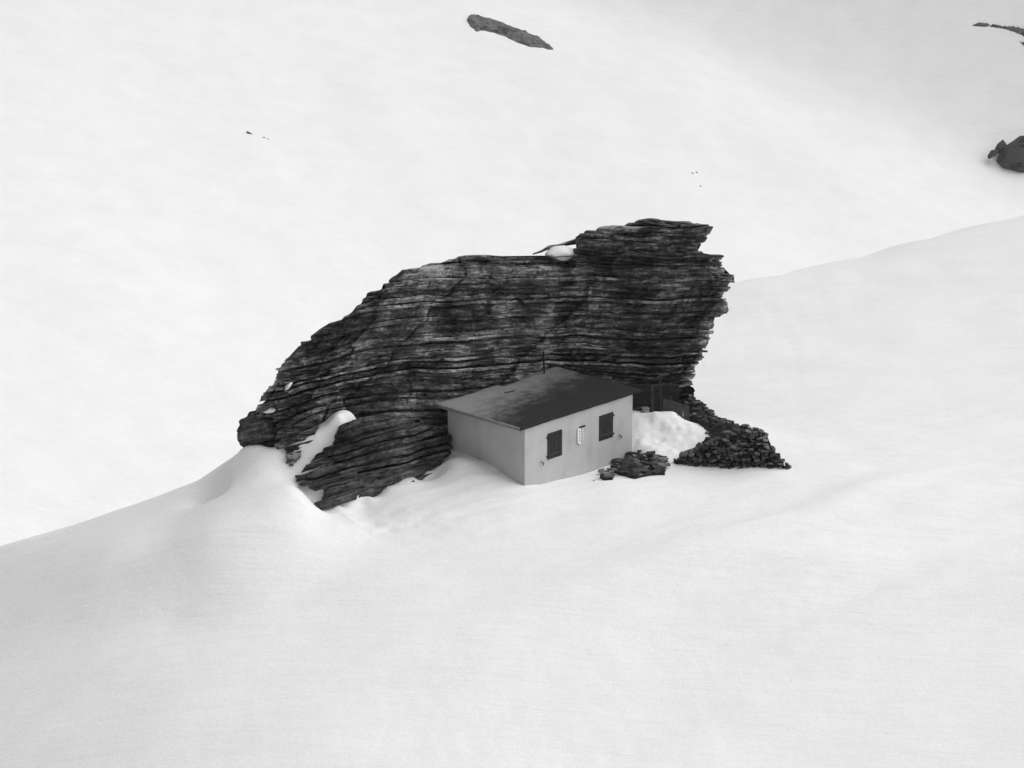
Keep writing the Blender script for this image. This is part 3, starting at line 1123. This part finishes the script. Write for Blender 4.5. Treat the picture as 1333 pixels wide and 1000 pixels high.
# earth bank between wall and boulder
LEFT = [(884, 598, 2.9), (897, 588, 3.5), (908, 580, 4.2), (918, 570, 4.9), (917, 560, 5.6), (908, 549, 6.4), (898, 543, 7.0), (892, 530, 8.0)]
RIGHT = [(1001, 574, 2.3), (998, 567, 2.9), (985, 563.5, 3.8), (970, 560, 4.6), (950, 553, 5.5), (932, 545, 6.6), (915, 533, 7.6), (902, 516, 8.6)]
L3 = np.array([at_y(*p) for p in LEFT]); R3 = np.array([at_y(*p) for p in RIGHT])
tt = np.linspace(0, 7, 70)
Lc = np.stack([np.interp(tt, range(8), L3[:, k]) for k in range(3)], -1)
Rc = np.stack([np.interp(tt, range(8), R3[:, k]) for k in range(3)], -1)
ss = np.linspace(0, 1, 60)
B = Lc[:, None] * (1 - ss)[None, :, None] + Rc[:, None] * ss[None, :, None]
lump = 0.18 * fbm(B[..., 0] / 0.5, B[..., 1] / 0.5, 1.0, 4) + 0.14 * np.abs(vnoise(B[..., 0] / 0.3, B[..., 1] / 0.3, 7.0))
fade = np.minimum(ss, 1 - ss)[None, :]
B[..., 2] += lump + 0.10 * np.sin(math.pi * ss)[None]
B[..., 0] += 0.10 * fbm(B[..., 1] / 0.3, B[..., 0] / 0.3, 4.0, 3)
sk1 = B[:, :1].copy(); sk1[..., 2] -= 1.6; sk1[..., 0] -= 0.3
sk2 = B[:, -1:].copy(); sk2[..., 2] -= 2.2; sk2[..., 0] += 0.9
B = np.concatenate([sk1, B, sk2], 1)
bank = link('earth_bank', grid_mesh('earth_bank', B), M['earth'], None, False)
tag(bank, 'dark bare earth bank between the layered boulder and the dry stone wall', 'earth bank')
for k in range(150):
    i = random.randrange(2, 68)
    j = int(random.choice((random.uniform(1, 58), random.uniform(44, 59))))
    p = B[i, j]
    s = random.uniform(0.07, 0.2) * (1.6 if j > 48 and random.random() < 0.35 else 1)
    stone(bank, p + np.array([0, 0, 0.02]), s * random.uniform(1, 1.9), s * 1.2, s * 0.7)

# rubble heap at the right end of the shuttered wall
RUB = [(780, 622), (786, 615), (796, 610), (799, 603), (812, 597), (822, 590), (832, 590), (840, 594), (852, 594), (866, 600), (867, 606), (866, 619),
       (852, 619), (838, 621), (826, 624), (812, 620), (800, 616), (798, 625), (786, 626)]


def ypatch(py):
    return float(np.interp(py, [588, 627], [4.0, 0.6]))


rub = empty('rubble_heap', at_y(835, 620, 1.2))
tag(rub, 'low heap of dark broken stones at the corner of the shuttered wall', 'rubble')
ro = np.array(rub.location)
poly = np.array(RUB, float)


def inside(px, py, poly):
    c = False
    n = len(poly); j = n - 1
    for i in range(n):
        if (poly[i, 1] > py) != (poly[j, 1] > py) and px < (poly[j, 0] - poly[i, 0]) * (py - poly[i, 1]) / (poly[j, 1] - poly[i, 1]) + poly[i, 0]:
            c = not c
        j = i
    return c


def seg_dist(px, py, poly):
    a = poly; b = np.roll(poly, -1, 0)
    p = np.array([px, py]); ab = b - a
    t = np.clip(((p - a) * ab).sum(1) / (ab * ab).sum(1), 0, 1)
    return float(np.min(np.linalg.norm(a + ab * t[:, None] - p, axis=1)))


def patch(name, poly, step, hmax, slope, mat, parent=None, origin=np.zeros(3), lumps=0.25, lf=1.0, y0=-20, y1=30, margin=4, pxm=35.0):
    """a low outcrop standing out of the snow inside a traced outline; edges dive below the snow"""
    poly = np.asarray(poly, float)
    lo = poly.min(0) - margin; hi = poly.max(0) + margin
    cs = np.array([hit_terrain(a, b, y0, y1) for a, b in [(lo[0], lo[1]), (hi[0], lo[1]), (lo[0], hi[1]), (hi[0], hi[1])]])
    xa = np.arange(cs[:, 0].min(), cs[:, 0].max() + step, step); ya = np.arange(cs[:, 1].min(), cs[:, 1].max() + step, step)
    X, Y = np.meshgrid(xa, ya, indexing='ij')
    Z = terrain(X, Y)
    uv = proj(np.stack([X, Y, Z], -1).reshape(-1, 3))
    d = np.array([(1 if inside(a, b, poly) else -1) * seg_dist(a, b, poly) for a, b in uv]).reshape(X.shape) / pxm
    d = d + 0.10 * lumps * 2 * (1 + 0.7 * (pxm < 20)) * fbm(X / (0.5 * lf), Y / (0.5 * lf), 2.0, 3)
    h = np.minimum(d * slope, hmax * (1 - np.exp(-np.maximum(d, 0) * slope / hmax)))
    h = h + (d > 0) * lumps * np.minimum(1, d * slope / 0.3) * (fbm(X / (0.6 * lf), Y / (0.6 * lf), 5.0, 4) + 0.35 * cell(X / (0.7 * lf) + Y / (1.1 * lf) + 0.6 * fbm(X / lf, Y / lf, 1.0, 3), 77))
    G = np.stack([X, Y, Z + np.maximum(h, -0.5)], -1)
    me = grid_mesh(name, G - origin)
    bm = bmesh.new(); bm.from_mesh(me)
    keep = (d > -0.45 * max(1, lf * 0.5)).reshape(-1)
    bm.verts.ensure_lookup_table()
    bmesh.ops.delete(bm, geom=[v for i, v in enumerate(bm.verts) if not keep[i]], context='VERTS')
    bm.to_mesh(me); bm.free()
    return link(name, me, mat, parent)


patch('earth', RUB, 0.05, 0.22, 1.2, M['earth'], rub, ro, 0.14, 0.7, -3, 8, 24)
cnt = 0
while cnt < 190:
    px = random.uniform(780, 868); py = random.uniform(589, 627)
    if inside(px, py, poly):
        p = hit_terrain(px, py, -3, 8)
        s = random.choice((random.uniform(0.06, 0.12), random.uniform(0.1, 0.26)))
        stone(rub, p + np.array([0, 0, 0.12]) - ro, s * random.uniform(1.0, 2.2), s * 1.3, s * 0.75)
        cnt += 1
for (px, py, s, lab) in [(538, 627, 0.10, 'tiny dark pebble alone on the snow below the ledge'), (773, 626, 0.06, 'tiny dark pebble alone on the snow beside the rubble heap')]:
    p = hit_terrain(px, py, -6, 6)
    tag(stone(None, p, s * 1.4, s, s), lab, 'pebble')

# ------------------------------------------------------------------ distant rocks
OUTC = [(608, 26), (611, 21), (622, 19.5), (634, 23), (648, 27), (662, 34), (676, 38), (690, 44), (702, 49), (714, 58), (721, 65), (713, 65), (706, 62),
        (700, 62), (688, 61), (676, 56), (664, 51), (652, 46), (640, 42), (630, 40), (620, 41), (612, 35)]
p = hit_terrain(665, 45, 60, 320)
oc = patch('rock_outcrop', OUTC, 0.11, 0.30, 1.2, M['rock_far_hazed'], None, p, 0.30, 0.8, 60, 320, 6, 13.0)
oc.location = tuple(p)
tag(oc, 'long grey rock outcrop slanting down high on the far snow slope', 'rock outcrop')
ST = [(1252, 33), (1266, 32), (1268, 31), (1285, 31), (1300, 33), (1318, 36), (1335, 40), (1350, 47), (1350, 58), (1340, 54), (1330, 46), (1318, 41), (1300, 37), (1280, 34.5), (1262, 34)]
p = hit_terrain(1300, 36, 60, 320)
oc = patch('rock_outcrop', ST, 0.14, 0.6, 1.6, M['rock_far_hazed'], None, p, 0.3, 1.5, 60, 320, 6, 13.0)
oc.location = tuple(p)
tag(oc, 'thin curved band of grey rock on the shaded far slope', 'rock outcrop')
ST = [(1320, 51), (1328, 53), (1340, 58), (1350, 64), (1345, 66), (1333, 60)]
p = hit_terrain(1333, 57, 60, 320)
oc = patch('rock_outcrop', ST, 0.14, 0.5, 1.6, M['rock_far_hazed'], None, p, 0.3, 1.5, 60, 320, 6, 13.0)
oc.location = tuple(p)
tag(oc, 'short grey rock sliver just below the thin curved rock band', 'rock outcrop')

for (px, py, r, sd, lab, amp) in [
    (1329, 201, (2.3, 1.7, 2.2), 4.4, 'large dark domed boulder half buried in the far snow', 0.28),
    (1304, 191, (0.7, 0.8, 0.8), 5.2, 'dark rock shoulder on the upper side of the domed boulder', 0.3),
    (1292, 200, (0.66, 0.6, 0.34), 6.6, 'small dark slanting rock beside the domed boulder', 0.3),
]:
    p = hit_terrain(px, py + 14, 40, 320)
    q = at_y(px, py, p[1])
    bm = bmesh.new()
    rg = random.Random(sd)
    for k in range(46):
        v = Vector((rg.gauss(0, 1), rg.gauss(0, 1), rg.gauss(0, 1))).normalized() * rg.uniform(0.86, 1.08)
        tpr = 1 - 0.5 * max(v.z, -0.2)
        bm.verts.new((v.x * r[0] * tpr + 0.1 * v.z * r[0], v.y * r[1] * tpr, v.z * r[2]))
    bmesh.ops.convex_hull(bm, input=list(bm.verts))
    bmesh.ops.delete(bm, geom=[v for v in bm.verts if not v.link_faces], context='VERTS')
    bmesh.ops.subdivide_edges(bm, edges=list(bm.edges), cuts=3, use_grid_fill=True)
    for v in bm.verts:
        c_ = v.co
        v.co = c_ * (1 + 0.09 * float(fbm(c_.x * 1.3 / r[0] * 2, c_.y * 1.3 / r[0] * 2, c_.z * 2.6 / r[0] + sd, 4)))
    bmesh.ops.recalc_face_normals(bm, faces=list(bm.faces))
    me = bpy.data.meshes.new('far_boulder'); bm.to_mesh(me); bm.free()
    o = link('far_boulder', me, M['rock_mid'])
    o.location = tuple(map(float, q))
    tag(o, lab, 'boulder')
    if sd > 6:
        o.rotation_euler = (0, math.radians(-38), 0)
for (px, py, s, lab) in [
    (325.5, 174, 0.34, 'tiny dark rock tip poking out of the open snow slope'),
    (344, 179.5, 0.15, 'faint speck of rock near the tiny dark rock tip'),
    (349, 181.5, 0.13, 'faint speck of rock near the tiny dark rock tip'),
    (902, 226, 0.16, 'faint speck of rock on the open snow above the great boulder'),
    (907, 225, 0.15, 'faint speck of rock on the open snow above the great boulder'),
    (912.5, 243, 0.15, 'faint speck of rock on the open snow above the great boulder'),
]:
    p = hit_terrain(px, py, 40, 320)
    o = stone(None, p, s * 2.2, s, s)
    o.rotation_euler = (0, math.radians(35), 0)
    o.name = 'rock_speck'
    tag(o, lab, 'rock', 'specks of rock on the far slope')

# ------------------------------------------------------------------ haze in the mountain air
zmin = float(GZ.min()) - 1.5
zmax = max(float(GZ.max()), CAM[2]) + 6.0
hz = link('haze', box_mesh('haze', (gx[0] - 8, gy[0] - 8, zmin), (gx[-1] + 8, gy[-1] + 8, zmax)), None)
hm = bpy.data.materials.new('haze')
hm.use_nodes = True
hn = hm.node_tree
hn.nodes.clear()
ho = hn.nodes.new('ShaderNodeOutputMaterial')
pv = hn.nodes.new('ShaderNodeVolumePrincipled')
pv.inputs['Color'].default_value = (0.95, 0.95, 0.95, 1)
pv.inputs['Density'].default_value = 0.00005
hn.links.new(pv.outputs[0], ho.inputs['Volume'])
hz.data.materials.append(hm)
tag(hz, 'thin pale mountain haze over the whole snow slope', 'haze', None, 'stuff')
